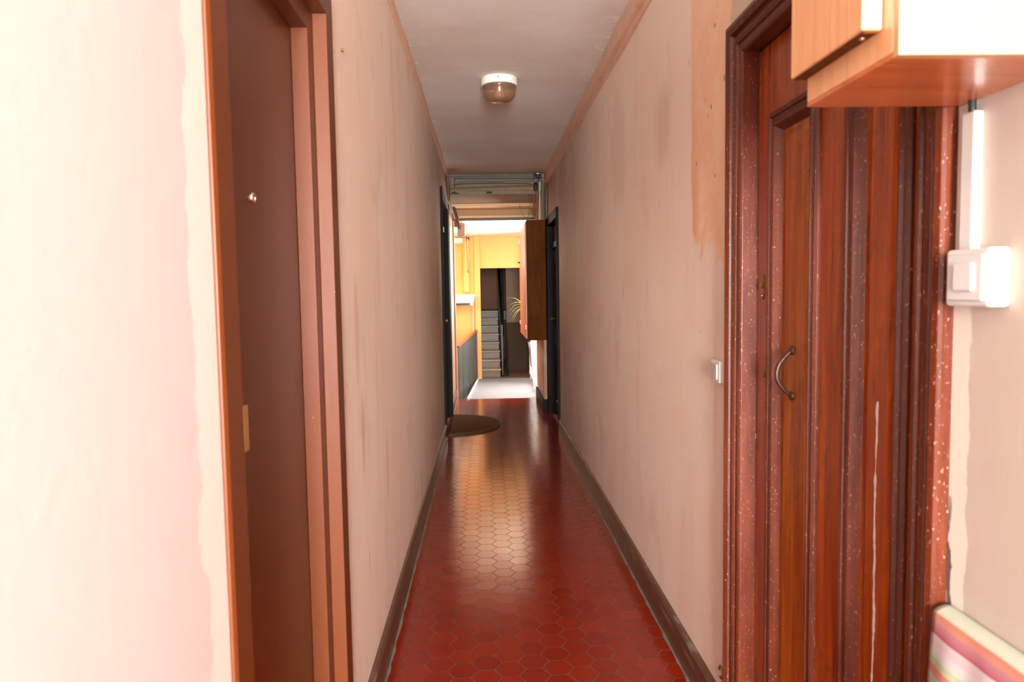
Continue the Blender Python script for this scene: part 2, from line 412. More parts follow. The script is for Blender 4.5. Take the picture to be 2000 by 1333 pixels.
# ------------------------------------------------------------------ mesh helper
ORG = {}
class MB:
    def __init__(s):
        s.v = []
        s.f = []
    def add(s, vs, fs):
        k = len(s.v)
        s.v += [tuple(p) for p in vs]
        s.f += [tuple(i + k for i in f) for f in fs]
        return s
    def box(s, x0, x1, y0, y1, z0, z1):
        vs = [(x, y, z) for z in (z0, z1) for y in (y0, y1) for x in (x0, x1)]
        return s.add(vs, [(0, 2, 3, 1), (4, 5, 7, 6), (0, 1, 5, 4), (2, 6, 7, 3), (0, 4, 6, 2), (1, 3, 7, 5)])
    def tube(s, pts, r, k=8, caps=True):
        pts = [Vector(p) for p in pts]
        rs = r if isinstance(r, (list, tuple)) else [r] * len(pts)
        vs = []
        up = None
        for i, p in enumerate(pts):
            d = (pts[min(i + 1, len(pts) - 1)] - pts[max(i - 1, 0)]).normalized()
            if up is None:
                up = Vector((0, 0, 1)) if abs(d.z) < 0.9 else Vector((1, 0, 0))
            a = d.cross(up)
            if a.length < 1e-4: a = d.cross(Vector((0, 1, 0)))
            a.normalize()
            b = d.cross(a).normalized()
            up = -b if False else a.cross(d).normalized()
            for j in range(k):
                t = 2 * PI * j / k
                vs.append(p + (a * math.cos(t) + b * math.sin(t)) * rs[i])
        fs = []
        for i in range(len(pts) - 1):
            for j in range(k):
                fs.append((i * k + j, i * k + (j + 1) % k, (i + 1) * k + (j + 1) % k, (i + 1) * k + j))
        if caps:
            fs.append(tuple(range(k - 1, -1, -1)))
            fs.append(tuple((len(pts) - 1) * k + j for j in range(k)))
        return s.add(vs, fs)
    def lathe(s, c, prof, k=40, axis='z'):
        vs = []
        for r, h in prof:
            for j in range(k):
                t = 2 * PI * j / k
                a, b = r * math.cos(t), r * math.sin(t)
                if axis == 'z': p = (c[0] + a, c[1] + b, c[2] + h)
                elif axis == 'x': p = (c[0] + h, c[1] + a, c[2] + b)
                else: p = (c[0] + a, c[1] + h, c[2] + b)
                vs.append(p)
        fs = []
        for i in range(len(prof) - 1):
            for j in range(k):
                fs.append((i * k + j, i * k + (j + 1) % k, (i + 1) * k + (j + 1) % k, (i + 1) * k + j))
        if prof[0][0] > 1e-5: fs.append(tuple(range(k - 1, -1, -1)))
        if prof[-1][0] > 1e-5: fs.append(tuple((len(prof) - 1) * k + j for j in range(k)))
        return s.add(vs, fs)
    def prism(s, poly, a0, a1, axis='y'):
        """polygon in the two other axes, extruded along axis"""
        k = len(poly)
        def pt(p, a):
            return {'y': (p[0], a, p[1]), 'x': (a, p[0], p[1]), 'z': (p[0], p[1], a)}[axis]
        vs = [pt(p, a0) for p in poly] + [pt(p, a1) for p in poly]
        fs = [(i, (i + 1) % k, (i + 1) % k + k, i + k) for i in range(k)] + [tuple(range(k - 1, -1, -1)), tuple(range(k, 2 * k))]
        return s.add(vs, fs)
    def usweep(s, prof, X, sgn, y0, y1, ztop, zbot=0.0):
        """moulding around a door opening: u outward from the opening, v out of the wall (towards the corridor)"""
        k = len(prof)
        vs = []
        for st in range(4):
            for u, v in prof:
                yy = (y0 - u) if st < 2 else (y1 + u)
                zz = zbot if st in (0, 3) else ztop + u
                vs.append((X + sgn * v, yy, zz))
        fs = []
        for st in range(3):
            for i in range(k):
                fs.append((st * k + i, st * k + (i + 1) % k, (st + 1) * k + (i + 1) % k, (st + 1) * k + i))
        fs.append(tuple(range(k)))
        fs.append(tuple(3 * k + i for i in range(k - 1, -1, -1)))
        return s.add(vs, fs)
    def ring(s, prof, X, sgn, y0, y1, z0, z1):
        """moulding around a panel, u inward from the outer rectangle"""
        k = len(prof)
        vs = []
        for st in range(4):
            for u, v in prof:
                yy = (y0 + u) if st in (0, 3) else (y1 - u)
                zz = (z0 + u) if st in (0, 1) else (z1 - u)
                vs.append((X + sgn * v, yy, zz))
        fs = []
        for st in range(4):
            q = (st + 1) % 4
            for i in range(k):
                fs.append((st * k + i, st * k + (i + 1) % k, q * k + (i + 1) % k, q * k + i))
        return s.add(vs, fs)
    def build(s, name, mat, parent=None, bevel=0, smooth=False, seg=2, origin=None):
        org = ORG.get(parent.name, Vector((0, 0, 0))) if parent else Vector((0, 0, 0))
        if origin is not None and parent is None: org = Vector(origin)
        if parent is not None and origin is not None:
            loc = Vector(origin) - org
            base = Vector(origin)
        else:
            loc = org if parent is None else Vector((0, 0, 0))
            base = org
        me = bpy.data.meshes.new(name)
        me.from_pydata([Vector(p) - base for p in s.v], [], s.f)
        bm = bmesh.new()
        bm.from_mesh(me)
        bmesh.ops.recalc_face_normals(bm, faces=bm.faces)
        bm.to_mesh(me)
        bm.free()
        me.materials.append(mat)
        if smooth:
            for p in me.polygons: p.use_smooth = True
            me.set_sharp_from_angle(angle=math.radians(40))
        o = bpy.data.objects.new(name, me)
        C.objects.link(o)
        o.location = loc
        if parent: o.parent = parent
        ORG[o.name] = base.copy()
        if bevel:
            m = o.modifiers.new('bevel', 'BEVEL')
            m.width = bevel
            m.segments = seg
            m.limit_method = 'ANGLE'
            m.angle_limit = math.radians(35)
        return o

def empty(name, loc):
    o = bpy.data.objects.new(name, None)
    o.empty_display_size = 0.05
    C.objects.link(o)
    o.location = loc
    ORG[o.name] = Vector(loc)
    return o
def tag(o, label=None, cat=None, group=None, kind=None):
    if label: o['label'] = label
    if cat: o['category'] = cat
    if group: o['group'] = group
    if kind: o['kind'] = kind
    return o
def struct(o, label=None):
    o['kind'] = 'structure'
    if label: o['label'] = label
    return o
def smooth_path(pts, n=6):
    """Catmull-Rom through the points"""
    P = [Vector(p) for p in pts]
    P = [P[0] * 2 - P[1]] + P + [P[-1] * 2 - P[-2]]
    out = []
    for i in range(1, len(P) - 2):
        for k in range(n):
            t = k / n
            a, b, c, d = P[i - 1], P[i], P[i + 1], P[i + 2]
            out.append(0.5 * ((2 * b) + (c - a) * t + (2 * a - 5 * b + 4 * c - d) * t * t + (3 * b - a - 3 * c + d) * t ** 3))
    out.append(P[-2])
    return out

XL, XR, CH = -0.41, 0.73, 2.76

# ------------------------------------------------------------------ floor
def hexfloor():
    s = 0.0597
    dx, dy = 1.5 * s, math.sqrt(3) * s
    vs, fs, tone = [], [], []
    g = 0.0015
    i = -6
    while True:
        cx = 0.16 + i * dx
        if cx > XR + 0.07: break
        i += 1
        if cx < XL - 0.07: continue
        j = 0
        while True:
            cy = YB + j * dy + (dy / 2 if i % 2 else 0)
            j += 1
            if cy > YE + 0.06: break
            tx, ty = random.gauss(0, 0.0035), random.gauss(0, 0.0035)
            dz = random.gauss(0, 0.00015)
            tn = (random.random(), random.random(), 0)
            k = len(vs)
            for rr, zz in ((s - g * 1.15, 0.0),):
                for q in range(6):
                    t = PI / 3 * q
                    px, py = rr * math.cos(t), rr * math.sin(t)
                    X_ = min(max(cx + px, XL - 0.02), XR + 0.02)
                    Y_ = min(cy + py, YE)
                    vs.append((X_, Y_, min(0.0006, zz + dz + px * tx * 0.5 + py * ty * 0.5)))
            fs.append(tuple(k + q for q in range(6)))
            tone.append(tn)
    k = len(vs)
    nt = len(fs)
    mb = MB()
    mb.v, mb.f = vs, fs
    mb.box(XL - 0.2, XR + 0.2, YB, YE - 0.001, -0.06, -0.0010)
    me = bpy.data.meshes.new('floor')
    me.from_pydata(mb.v, [], mb.f)
    me.materials.append(M['tile'])
    me.materials.append(M['grout'])
    ca = me.color_attributes.new('tile', 'FLOAT_COLOR', 'CORNER')
    for p in me.polygons:
        if p.index < nt:
            tn = tone[p.index]
        else:
            tn = (0.5, 0.5, 0)
            p.material_index = 1
        for li in p.loop_indices:
            ca.data[li].color = (tn[0], tn[1], 0, 1)
    o = bpy.data.objects.new('floor', me)
    C.objects.link(o)
    return struct(o)
hexfloor()

# ------------------------------------------------------------------ walls
T = 0.2
# door openings in the walls
D1 = (1.184, 1.94, 2.15)
D2 = (1.185, 2.005, 2.07)
D3 = (7.02, 8.14, 2.34)
D4 = (7.16, 8.22, 2.15)
m = MB()
def wall_with(m, x0, x1, ya, yb, doors, ztop):
    y = ya
    xo = (x0, x0 + 0.05) if x1 < 0 else (x1 - 0.05, x1)
    for (a, b, zt) in doors:
        a, b, zt = a - 0.008, b + 0.008, zt + 0.008
        m.box(xo[0], xo[1], a, b, 0, zt)
        m.box(x0, x1, y, a, 0, ztop)
        m.box(x0, x1, a, b, zt, ztop)
        y = b
    m.box(x0, x1, y, yb, 0, ztop)
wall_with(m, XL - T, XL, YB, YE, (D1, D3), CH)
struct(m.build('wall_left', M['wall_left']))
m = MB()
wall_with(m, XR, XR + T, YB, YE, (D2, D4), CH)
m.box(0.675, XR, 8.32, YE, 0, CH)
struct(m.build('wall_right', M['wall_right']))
m = MB()
m.box(XL - T, XR + T, YB - 0.12, YB, 0, 0.6)
m.box(XL - T, XR + T, YB - 0.12, YB, 2.55, CH)
m.box(XL - T, -0.24, YB - 0.12, YB, 0.6, 2.55)
m.box(0.56, XR + T, YB - 0.12, YB, 0.6, 2.55)
struct(m.build('wall_back', M['wall_right']))
m = MB()
m.box(-0.24, -0.21, YB - 0.09, YB - 0.04, 0.6, 2.55)
m.box(0.53, 0.56, YB - 0.09, YB - 0.04, 0.6, 2.55)
m.box(-0.21, 0.53, YB - 0.09, YB - 0.04, 0.6, 0.64)
m.box(-0.21, 0.53, YB - 0.09, YB - 0.04, 2.51, 2.55)
m.box(0.15, 0.17, YB - 0.09, YB - 0.04, 0.64, 2.51)
struct(m.build('window_1', M['white_iron']))
m = MB()
m.box(XL - T, XR + T, YB - 0.12, 8.30, CH, CH + 0.12)
struct(m.build('ceiling', M['ceiling']))

# end of the corridor: lowered slab with the cable-run beam face, ledge and lintel
m = MB()
m.box(XL, 0.675, 8.30, YE, 2.525, CH)
m.box(XL - T, XR + T, 8.30, YE, CH, CH + 0.12)
m.prism([(XL, 2.57), (XL, 2.575), (0.675, 2.575), (0.675, 2.57)], 8.285, 8.30)
m.box(XL, 0.675, 8.27, 8.30, 2.525, 2.535)
struct(m.build('trim_1', M['beam'], bevel=0.004), 'grimy painted beam across the end of the corridor ceiling')
m = MB()
m.box(XL, 0.675, 9.10, YE, 2.488, 2.525)
struct(m.build('trim_2', M['light_ledge'], bevel=0.003))
m = MB()
m.box(XL - T, XR + T, YE, 9.62, 2.385, CH + 0.12)
struct(m.build('trim_3', M['cream_beam'], bevel=0.004), 'cream lintel over the opening to the gallery')
m = MB()
m.box(XL + 0.02, 0.675, 9.36, 9.45, 2.375, 2.40)
struct(m.build('trim_4', M['light_ledge'], bevel=0.003))
m = MB()
m.box(XL + 0.02, 0.675, 9.40, 9.46, 2.345, 2.375)
struct(m.build('trim_5', M['rail_iron'], bevel=0.002))

# ceiling trunking along the right wall, cove along the left
rr = random.Random(3)
def wavy_strip(X0, X1, z0, z1, ya, yb, amp, sgnx):
    mb = MB()
    n_ = 60
    vs = []
    for i in range(n_ + 1):
        y = ya + (yb - ya) * i / n_
        a = amp * (math.sin(y * 3.1) * 0.5 + rr.uniform(-0.5, 0.5))
        for (X, z) in ((X0, z0), (X1, z0 + a * 0.4), (X1 + sgnx * 0, z1), (X0, z1)):
            jitter = a if X == X1 else 0
            vs.append((X + jitter, y, z if z == z1 else z + a * 0.3))
    fs = []
    for i in range(n_):
        for j in range(4):
            fs.append((i * 4 + j, i * 4 + (j + 1) % 4, i * 4 + 4 + (j + 1) % 4, i * 4 + 4 + j))
    fs += [(3, 2, 1, 0), tuple(n_ * 4 + j for j in range(4))]
    return mb.add(vs, fs)
struct(wavy_strip(XR, XR - 0.034, 2.672, CH, YB, 8.28, 0.004, -1).build('trim_6', M['moulding'], smooth=True), 'brown pink trunking along the top of the right wall')
struct(wavy_strip(XR, XR - 0.012, 2.64, 2.672, YB, 8.28, 0.004, -1).build('trim_7', M['moulding'], smooth=True))
struct(wavy_strip(XL, XL + 0.022, 2.715, CH, YB, 8.28, 0.006, 1).build('trim_8', M['moulding'], smooth=True))

# baseboards
def baseboard(name, X, sgn, spans, hgt=0.14):
    mb = MB()
    mo = MB()
    for a, b in spans:
        mb.prism([(X, 0), (X + sgn * 0.020, 0), (X + sgn * 0.020, hgt - 0.018), (X + sgn * 0.012, hgt - 0.004), (X, hgt)], a, b)
        n_ = max(3, int((b - a) / 0.05))
        vs, fs = [], []
        for i in range(n_ + 1):
            y = a + (b - a) * i / n_
            wd = 0.007 + rr.uniform(-0.003, 0.004)
            ht = 0.009 + rr.uniform(-0.003, 0.004)
            xx = X + sgn * 0.019
            vs += [(xx, y, 0.0), (xx + sgn * wd, y, 0.0008), (xx, y, ht)]
        for i in range(n_):
            for j in range(3):
                fs.append((i * 3 + j, i * 3 + (j + 1) % 3, i * 3 + 3 + (j + 1) % 3, i * 3 + 3 + j))
        fs += [(2, 1, 0), (n_ * 3, n_ * 3 + 1, n_ * 3 + 2)]
        mo.add(vs, fs)
    o = struct(mb.build(name, M['baseboard'], bevel=0.002))
    mo.build('mortar_joint', M['mortar'], o)
    return o
baseboard('baseboard_left', XL, 1, [(YB, 1.095), (2.03, 6.93), (8.24, YE)])
baseboard('baseboard_right', XR, -1, [(YB, 1.08), (2.11, 7.055)])
m = MB()
m.box(0.655, 0.73, 8.30, 8.32, 0, 0.15)
m.box(0.655, 0.675, 8.32, YE, 0, 0.15)
struct(m.build('baseboard_end', M['dark_frame'], bevel=0.002))

# ------------------------------------------------------------------ door 1: brown painted door, near left
d = struct(empty('door_1', (XL, 1.56, 0)), 'brown gloss painted door in a stepped brown frame in the left wall')
prof = [(0.0, -0.028), (0.0, 0.010), (0.072, 0.010), (0.080, 0.006), (0.080, 0.0), (0.01, 0.0), (0.01, -0.028)]
MB().usweep(prof, XL, 1, D1[0], D1[1], D1[2]).build('door_casing', M['brown_frame'], d, bevel=0.002)
prof2 = [(0.0, -0.028), (0.0, -0.070), (-0.055, -0.070), (-0.055, -0.028), (-0.05, -0.0272), (0.0, -0.0272)]
MB().usweep(prof2, XL, 1, D1[0], D1[1], D1[2]).build('door_stop', M['brown_frame'], d, bevel=0.002)
m = MB().box(XL - 0.105, XL - 0.0705, D1[0] + 0.003, D1[1] - 0.003, 0.008, D1[2] - 0.003)
leaf = m.build('door_leaf', M['brown_leaf'], d, bevel=0.002)
hx = XL - 0.0705
m = MB().lathe((hx, 1.525, 1.622), [(0.0125, 0.0), (0.0125, 0.003), (0.010, 0.006), (0.007, 0.0065), (0.006, 0.004), (0.0, 0.004)], 24, 'x')
pe = m.build('peephole', M['chrome'], leaf, smooth=True)
pe['label'] = 'small round chrome peephole'
m = MB().box(hx, hx + 0.006, 1.405, 1.432, 1.112, 1.204)
lt = m.build('lock_plate', M['pale_brass'], leaf, bevel=0.002)
lt['label'] = 'pale brass coloured plate beside the casing'

# ------------------------------------------------------------------ door 2: old varnished panelled door, near right
d = struct(empty('door_2', (XR, 1.6, 0)), 'old red-brown varnished panelled door in a moulded casing in the right wall')
prof = [(0.0, -0.062), (0.0, 0.004), (0.004, 0.009), (0.014, 0.012), (0.018, 0.006), (0.028, 0.006), (0.031, 0.012), (0.040, 0.017), (0.048, 0.013),
        (0.052, 0.008), (0.060, 0.008), (0.064, 0.020), (0.078, 0.027), (0.090, 0.024), (0.094, 0.018), (0.094, 0.0), (0.012, 0.0), (0.012, -0.062)]
MB().usweep(prof, XR, -1, D2[0], D2[1], D2[2]).build('door_casing', M['oak_trim'], d, bevel=0.0012)
# leaf: stiles, rails, panels, bolection mouldings
LX = XR + 0.040
leafm = MB()
ya, yb = D2[0] + 0.004, D2[1] - 0.004
pans = [(1.27, 1.50), (1.63, 1.91)]
zpan = (0.28, 1.875)
zt = D2[2] - 0.004
leafm.box(LX, LX + 0.035, ya, pans[0][0], 0.008, zt)
leafm.box(LX, LX + 0.035, pans[0][1], pans[1][0], zpan[0], zpan[1])
leafm.box(LX, LX + 0.035, pans[1][1], yb, 0.008, zt)
leafm.box(LX, LX + 0.035, pans[0][0], pans[1][1], 0.008, zpan[0])
leafm.box(LX, LX + 0.035, pans[0][0], pans[1][1], zpan[1], zt)
leaf = leafm.build('door_leaf', M['oak_door'], d)
bprof = [(-0.004, -0.001), (-0.004, 0.006), (0.002, 0.013), (0.010, 0.011), (0.013, 0.005), (0.022, 0.004), (0.027, 0.012), (0.035, 0.010), (0.044, -0.004), (0.050, -0.012), (0.050, -0.014), (0.0, -0.014)]
for i, (a, b) in enumerate(pans):
    mb = MB().box(LX + 0.012, LX + 0.026, a, b, zpan[0], zpan[1])
    # raised field
    pz = [(a + 0.075, b - 0.075)]
    mb.add([(LX + 0.012, a + 0.06, zpan[0] + 0.06), (LX + 0.012, b - 0.06, zpan[0] + 0.06), (LX + 0.012, b - 0.06, zpan[1] - 0.06), (LX + 0.012, a + 0.06, zpan[1] - 0.06),
            (LX + 0.006, a + 0.078, zpan[0] + 0.078), (LX + 0.006, b - 0.078, zpan[0] + 0.078), (LX + 0.006, b - 0.078, zpan[1] - 0.078), (LX + 0.006, a + 0.078, zpan[1] - 0.078)],
           [(0, 1, 5, 4), (1, 2, 6, 5), (2, 3, 7, 6), (3, 0, 4, 7), (4, 5, 6, 7)])
    pn = mb.build('door_panel', M['oak_panel'] if i else M['oak_door'], leaf)
    MB().ring(bprof, LX, -1, a, b, zpan[0], zpan[1]).build('panel_moulding', M['oak_trim'], leaf, bevel=0.001)
# filled crack down the near panel
vs, fs = [], []
zz = 1.19
i = 0
yc = 1.385
while zz > 0.32:
    yc += rr.uniform(-0.0014, 0.0014)
    yc += (1.385 - yc) * 0.15
    wdt = max(0.0003, 0.0016 + 0.0036 * abs(math.sin(zz * 23)) * rr.random())
    if 1.045 < zz < 1.075: wdt = 0.0002
    vs += [(LX + 0.0052, yc - wdt, zz), (LX + 0.0052, yc + wdt, zz), (LX + 0.0062, yc + wdt, zz), (LX + 0.0062, yc - wdt, zz)]
    if i:
        for j in range(4):
            k = (i - 1) * 4
            fs.append((k + j, k + (j + 1) % 4, k + 4 + (j + 1) % 4, k + 4 + j))
    zz -= 0.009
    i += 1
cf = MB().add(vs, fs).build('crack_filler', M['offwhite_plastic'], leaf)
cf['label'] = 'pale ragged filler line down the panel'
# handle
hxx = LX + 0.006
hp = [(hxx, 1.778, 1.258), (hxx - 0.010, 1.778, 1.254), (hxx - 0.020, 1.779, 1.243), (hxx - 0.034, 1.779, 1.226), (hxx - 0.041, 1.779, 1.204),
      (hxx - 0.038, 1.780, 1.182), (hxx - 0.022, 1.781, 1.160), (hxx - 0.010, 1.782, 1.149), (hxx, 1.782, 1.144)]
path = smooth_path(hp, 5)
rad = []
for i in range(len(path)):
    t = i / (len(path) - 1)
    rad.append(0.0042 + 0.0022 * math.sin(PI * t) ** 2)
m = MB().tube(path, rad, 10)
hd = m.build('door_handle', M['iron'], leaf, smooth=True)
hd['label'] = 'curved dark iron pull handle'
for zc in (1.259, 1.143):
    MB().lathe((hxx - 0.005, 1.780, zc), [(0.0, -0.004), (0.007, -0.003), (0.011, 0.0), (0.012, 0.003), (0.011, 0.005)], 16, 'x').build('handle_mount', M['iron'], hd, smooth=True)
# key escutcheons
def escutcheon(name, yc, zc, w_, h_, label):
    k = 24
    vs = []
    for dx_ in (0.0, -0.003):
        for j in range(k):
            t = 2 * PI * j / k
            vs.append((LX + dx_, yc + w_ * math.cos(t), zc + h_ * math.sin(t)))
    fs = [(j, (j + 1) % k, k + (j + 1) % k, k + j) for j in range(k)] + [tuple(range(k, 2 * k))]
    mb = MB().add(vs, fs)
    mb.lathe((LX - 0.003, yc, zc + 0.006), [(0.009, 0.0), (0.009, -0.004), (0.006, -0.006), (0.0, -0.006)], 14, 'x')
    mb.lathe((LX - 0.003, yc, zc - h_ * 0.7), [(0.004, 0.0), (0.003, -0.003), (0.0, -0.0035)], 10, 'x')
    o = mb.build(name, M['brass'], leaf, smooth=True)
    o['label'] = label
escutcheon('lock_cylinder', 1.962, 1.42, 0.015, 0.034, 'upper brass lock rosette')
escutcheon('key_escutcheon', 1.940, 1.175, 0.017, 0.032, 'lower oval brass escutcheon')

# ------------------------------------------------------------------ door 3 and 4, dark doors near the corridor end
def far_door(name, X, sgn, D, w_, zlab, extra):
    d = struct(empty(name, (X, (D[0] + D[1]) / 2, 0)), zlab)
    prof = [(0.0, -0.07), (0.0, 0.014), (w_ - 0.02, 0.014), (w_ - 0.016, 0.022), (w_, 0.022), (w_, 0.0), (0.01, 0.0), (0.01, -0.07)]
    MB().usweep(prof, X, sgn, D[0], D[1], D[2]).build('door_casing', M['dark_frame'], d, bevel=0.003)
    lx = X - sgn * 0.075
    m_ = MB().box(min(lx, lx - sgn * 0.035), max(lx, lx - sgn * 0.035), D[0] + 0.004, D[1] - 0.004, 0.008, D[2] - 0.26)
    leaf_ = m_.build('door_leaf', M['black_leaf'], d, bevel=0.003)
    m_ = MB().box(min(X - sgn * 0.03, lx), max(X - sgn * 0.03, lx), D[0], D[1], D[2] - 0.26, D[2] - 0.20)
    m_.build('transom_bar', M['dark_frame'], d, bevel=0.003)
    m_ = MB().box(min(lx, lx - sgn * 0.02), max(lx, lx - sgn * 0.02), D[0], D[1], D[2] - 0.20, D[2])
    m_.build('transom_panel', M['brown_soffit'], d)
    # raised panels on the leaf
    for (za, zb) in ((0.15, 0.85), (1.0, D[2] - 0.4)):
        MB().ring([(0, -0.001), (0, 0.012), (0.02, 0.018), (0.035, 0.006), (0.035, -0.001)], lx, sgn, D[0] + 0.13, D[1] - 0.13, za, zb).build('panel_moulding', M['black_leaf'], leaf_)
    # knob
    MB().lathe((lx, D[1] - 0.09 if sgn > 0 else D[1] - 0.08, 1.10), [(0.0, 0), (0.02, 0.0), (0.02, sgn * 0.006), (0.009, sgn * 0.012), (0.009, sgn * 0.03), (0.022, sgn * 0.042), (0.018, sgn * 0.055), (0.0, sgn * 0.058)], 16, 'x').build('door_knob', M['brass'], leaf_, smooth=True)
    return d
far_door('door_3', XL, 1, D3, 0.09, 'tall black gloss door in the left wall before the gallery', None)
far_door('door_4', XR, -1, D4, 0.09, 'black door in the right wall before the gallery', None)

# ------------------------------------------------------------------ ceiling lamp
lx_, ly_ = 0.115, 4.63
d = empty('ceiling_lamp', (lx_, ly_, CH))
tag(d, 'round ceiling lamp with white base and amber ribbed glass bowl', 'lamp')
MB().lathe((lx_, ly_, CH), [(0.112, 0.0), (0.115, -0.004), (0.115, -0.044), (0.112, -0.048), (0.0, -0.048)], 48).build('lamp_base', M['lamp_base'], d, smooth=True)
outer = [(0.104, -0.048), (0.108, -0.052), (0.108, -0.064), (0.103, -0.070), (0.102, -0.092), (0.100, -0.104), (0.090, -0.122), (0.070, -0.137), (0.040, -0.147), (0.0, -0.150)]
inner = [(max(0.0, r_ - 0.003), h_ + 0.003) for r_, h_ in reversed(outer)]
gl = MB().lathe((lx_, ly_, CH), outer + inner, 48).build('glass_bowl', M['glass'], d, smooth=True)
MB().lathe((lx_, ly_, CH), [(0.020, -0.048), (0.020, -0.070), (0.028, -0.085), (0.032, -0.100), (0.026, -0.118), (0.0, -0.126)], 24).build('bulb', M['bulb'], d, smooth=True)
MB().lathe((lx_ - 0.01, ly_ - 0.1145, CH - 0.022), [(0.006, 0.0), (0.006, -0.003), (0.004, -0.004), (0.0, -0.004)], 14, 'y').build('screw', M['chrome'], d, smooth=True)

# ------------------------------------------------------------------ small switch on right wall
d = empty('light_switch', (XR, 2.19, 1.16))
tag(d, 'small square wall switch with grey rocker on the pink right wall', 'switch')
MB().box(XR - 0.020, XR, 2.150, 2.232, 1.128, 1.196).build('switch_plate', M['offwhite_plastic'], d, bevel=0.003)
r_ = MB().box(XR - 0.025, XR - 0.020, 2.164, 2.218, 1.138, 1.186).build('rocker', M['grey_rocker'], d, bevel=0.002)
r_['label'] = 'grey rocker'

# ------------------------------------------------------------------ surface-mounted switch by the near door
d = empty('wall_switch', (XR, 1.018, 1.428))
tag(d, 'large white surface-mounted switch box below the white trunking', 'switch')
MB().box(XR - 0.032, XR, 0.970, 1.066, 1.387, 1.471).build('housing', M['white_plastic'], d, bevel=0.006, seg=3)
MB().box(XR - 0.036, XR - 0.032, 0.980, 1.056, 1.396, 1.462).build('cover_plate', M['white_plastic'], d, bevel=0.003, seg=3)
MB().prism([(0.997, 1.410), (1.037, 1.410), (1.037, 1.450), (0.997, 1.450)], XR - 0.040, XR - 0.036, 'x').build('rocker', M['white_plastic'], d, bevel=0.0015)

m = MB().box(XR - 0.014, XR, 1.036, 1.064, 1.471, 1.672)
tag(m.build('cable_trunking', M['white_plastic'], bevel=0.002), 'white vertical cable trunking above the surface-mounted switch', 'cable trunking')
m = MB().tube([(XR - 0.008, 1.050, 1.660), (XR - 0.008, 1.050, 1.676), (XR - 0.007, 1.052, 1.690)], 0.0055, 10)
tag(m.build('power_cable', M['black_rubber'], smooth=True), 'short black cable between white trunking and wooden wall cupboard', 'cable')

# ------------------------------------------------------------------ wall cupboard, upper right
d = empty('wall_cupboard', (XR, 0.966, 1.69))
tag(d, 'honey-coloured wooden wall cupboard high beside the panelled door', 'cupboard')
cx0, cy0, cy1, cz = 0.491, 0.845, 1.087, 1.69
m = MB().box(cx0, XR, cy0 + 0.012, cy1, cz + 0.006, 2.30)
m.build('cupboard_body', M['cupboard'], d, bevel=0.002)
MB().box(cx0, XR, cy0 + 0.012, cy1, cz, cz + 0.006).build('cupboard_bottom', M['cupboard_under'], d, bevel=0.0015)
s_ = MB().box(cx0, XR, cy0, cy0 + 0.012, cz, 2.30).build('side_panel', M['cream_board'], d, bevel=0.0015)
s_['label'] = 'cream side panel'
dr = MB().box(cx0 - 0.026, cx0 - 0.001, 0.881, cy1 - 0.002, 1.731, 2.27).build('cupboard_door', M['cupboard'], d, bevel=0.002)
e_ = MB().box(cx0 - 0.024, cx0 - 0.003, 0.879, 0.881, 1.733, 2.268).build('edge_band', M['pale_edge'], dr)
e_['label'] = 'pale door edge'
MB().box(cx0 - 0.022, cx0 - 0.005, 0.885, cy1 - 0.006, 1.7285, 1.731).build('bottom_edge', M['meter_wood'], dr)
MB().lathe((cx0 - 0.013, 0.905, 1.7285), [(0.0, -0.0015), (0.0035, -0.001), (0.004, 0.0)], 12).build('screw', M['chrome'], dr, smooth=True)

# ------------------------------------------------------------------ striped cloth, lower right
def cloth():
    NY, NZ = 60, 60
    y0, y1, z1, z0 = 0.50, 1.078, 0.912, 0.30
    vs, fs = [], []
    for i in range(NY + 1):
        y = y0 + (y1 - y0) * i / NY
        fold = 0.005 * math.sin((y - 1.01) * 60) * math.exp(-((y - 1.0) / 0.09) ** 2) + 0.004 * math.sin(y * 21)
        row = []
        for k in range(8):       # over the top hem, out from the wall
            t = k / 7
            row.append((XR - 0.002 - 0.026 * t, y, z1 - 0.004 + 0.006 * math.sin(PI * (0.2 + 0.8 * t)) - 0.004 * t))
        for k in range(1, NZ):
            t = k / (NZ - 1)
            row.append((XR - 0.028 - 0.006 * math.sin(min(1, t * 4) * PI / 2) - fold * min(1, t * 5) - 0.03 * t * abs(math.sin(y * 17)), y + 0.016 * t * (i / NY), z1 - 0.008 - (z1 - z0) * t))
        vs += row
        L = len(row)
    for i in range(NY):
        for k in range(L - 1):
            fs.append((i * L + k, (i + 1) * L + k, (i + 1) * L + k + 1, i * L + k + 1))
    mb = MB().add(vs, fs)
    o = mb.build('striped_cloth', M['cloth'], smooth=True, origin=(XR - 0.02, 0.8, z1))
    s_ = o.modifiers.new('solid', 'SOLIDIFY')
    s_.thickness = 0.0015
    s_.offset = -1
    return o
tag(cloth(), 'pink, green and salmon striped cotton cloth hanging below the white switch', 'cloth')

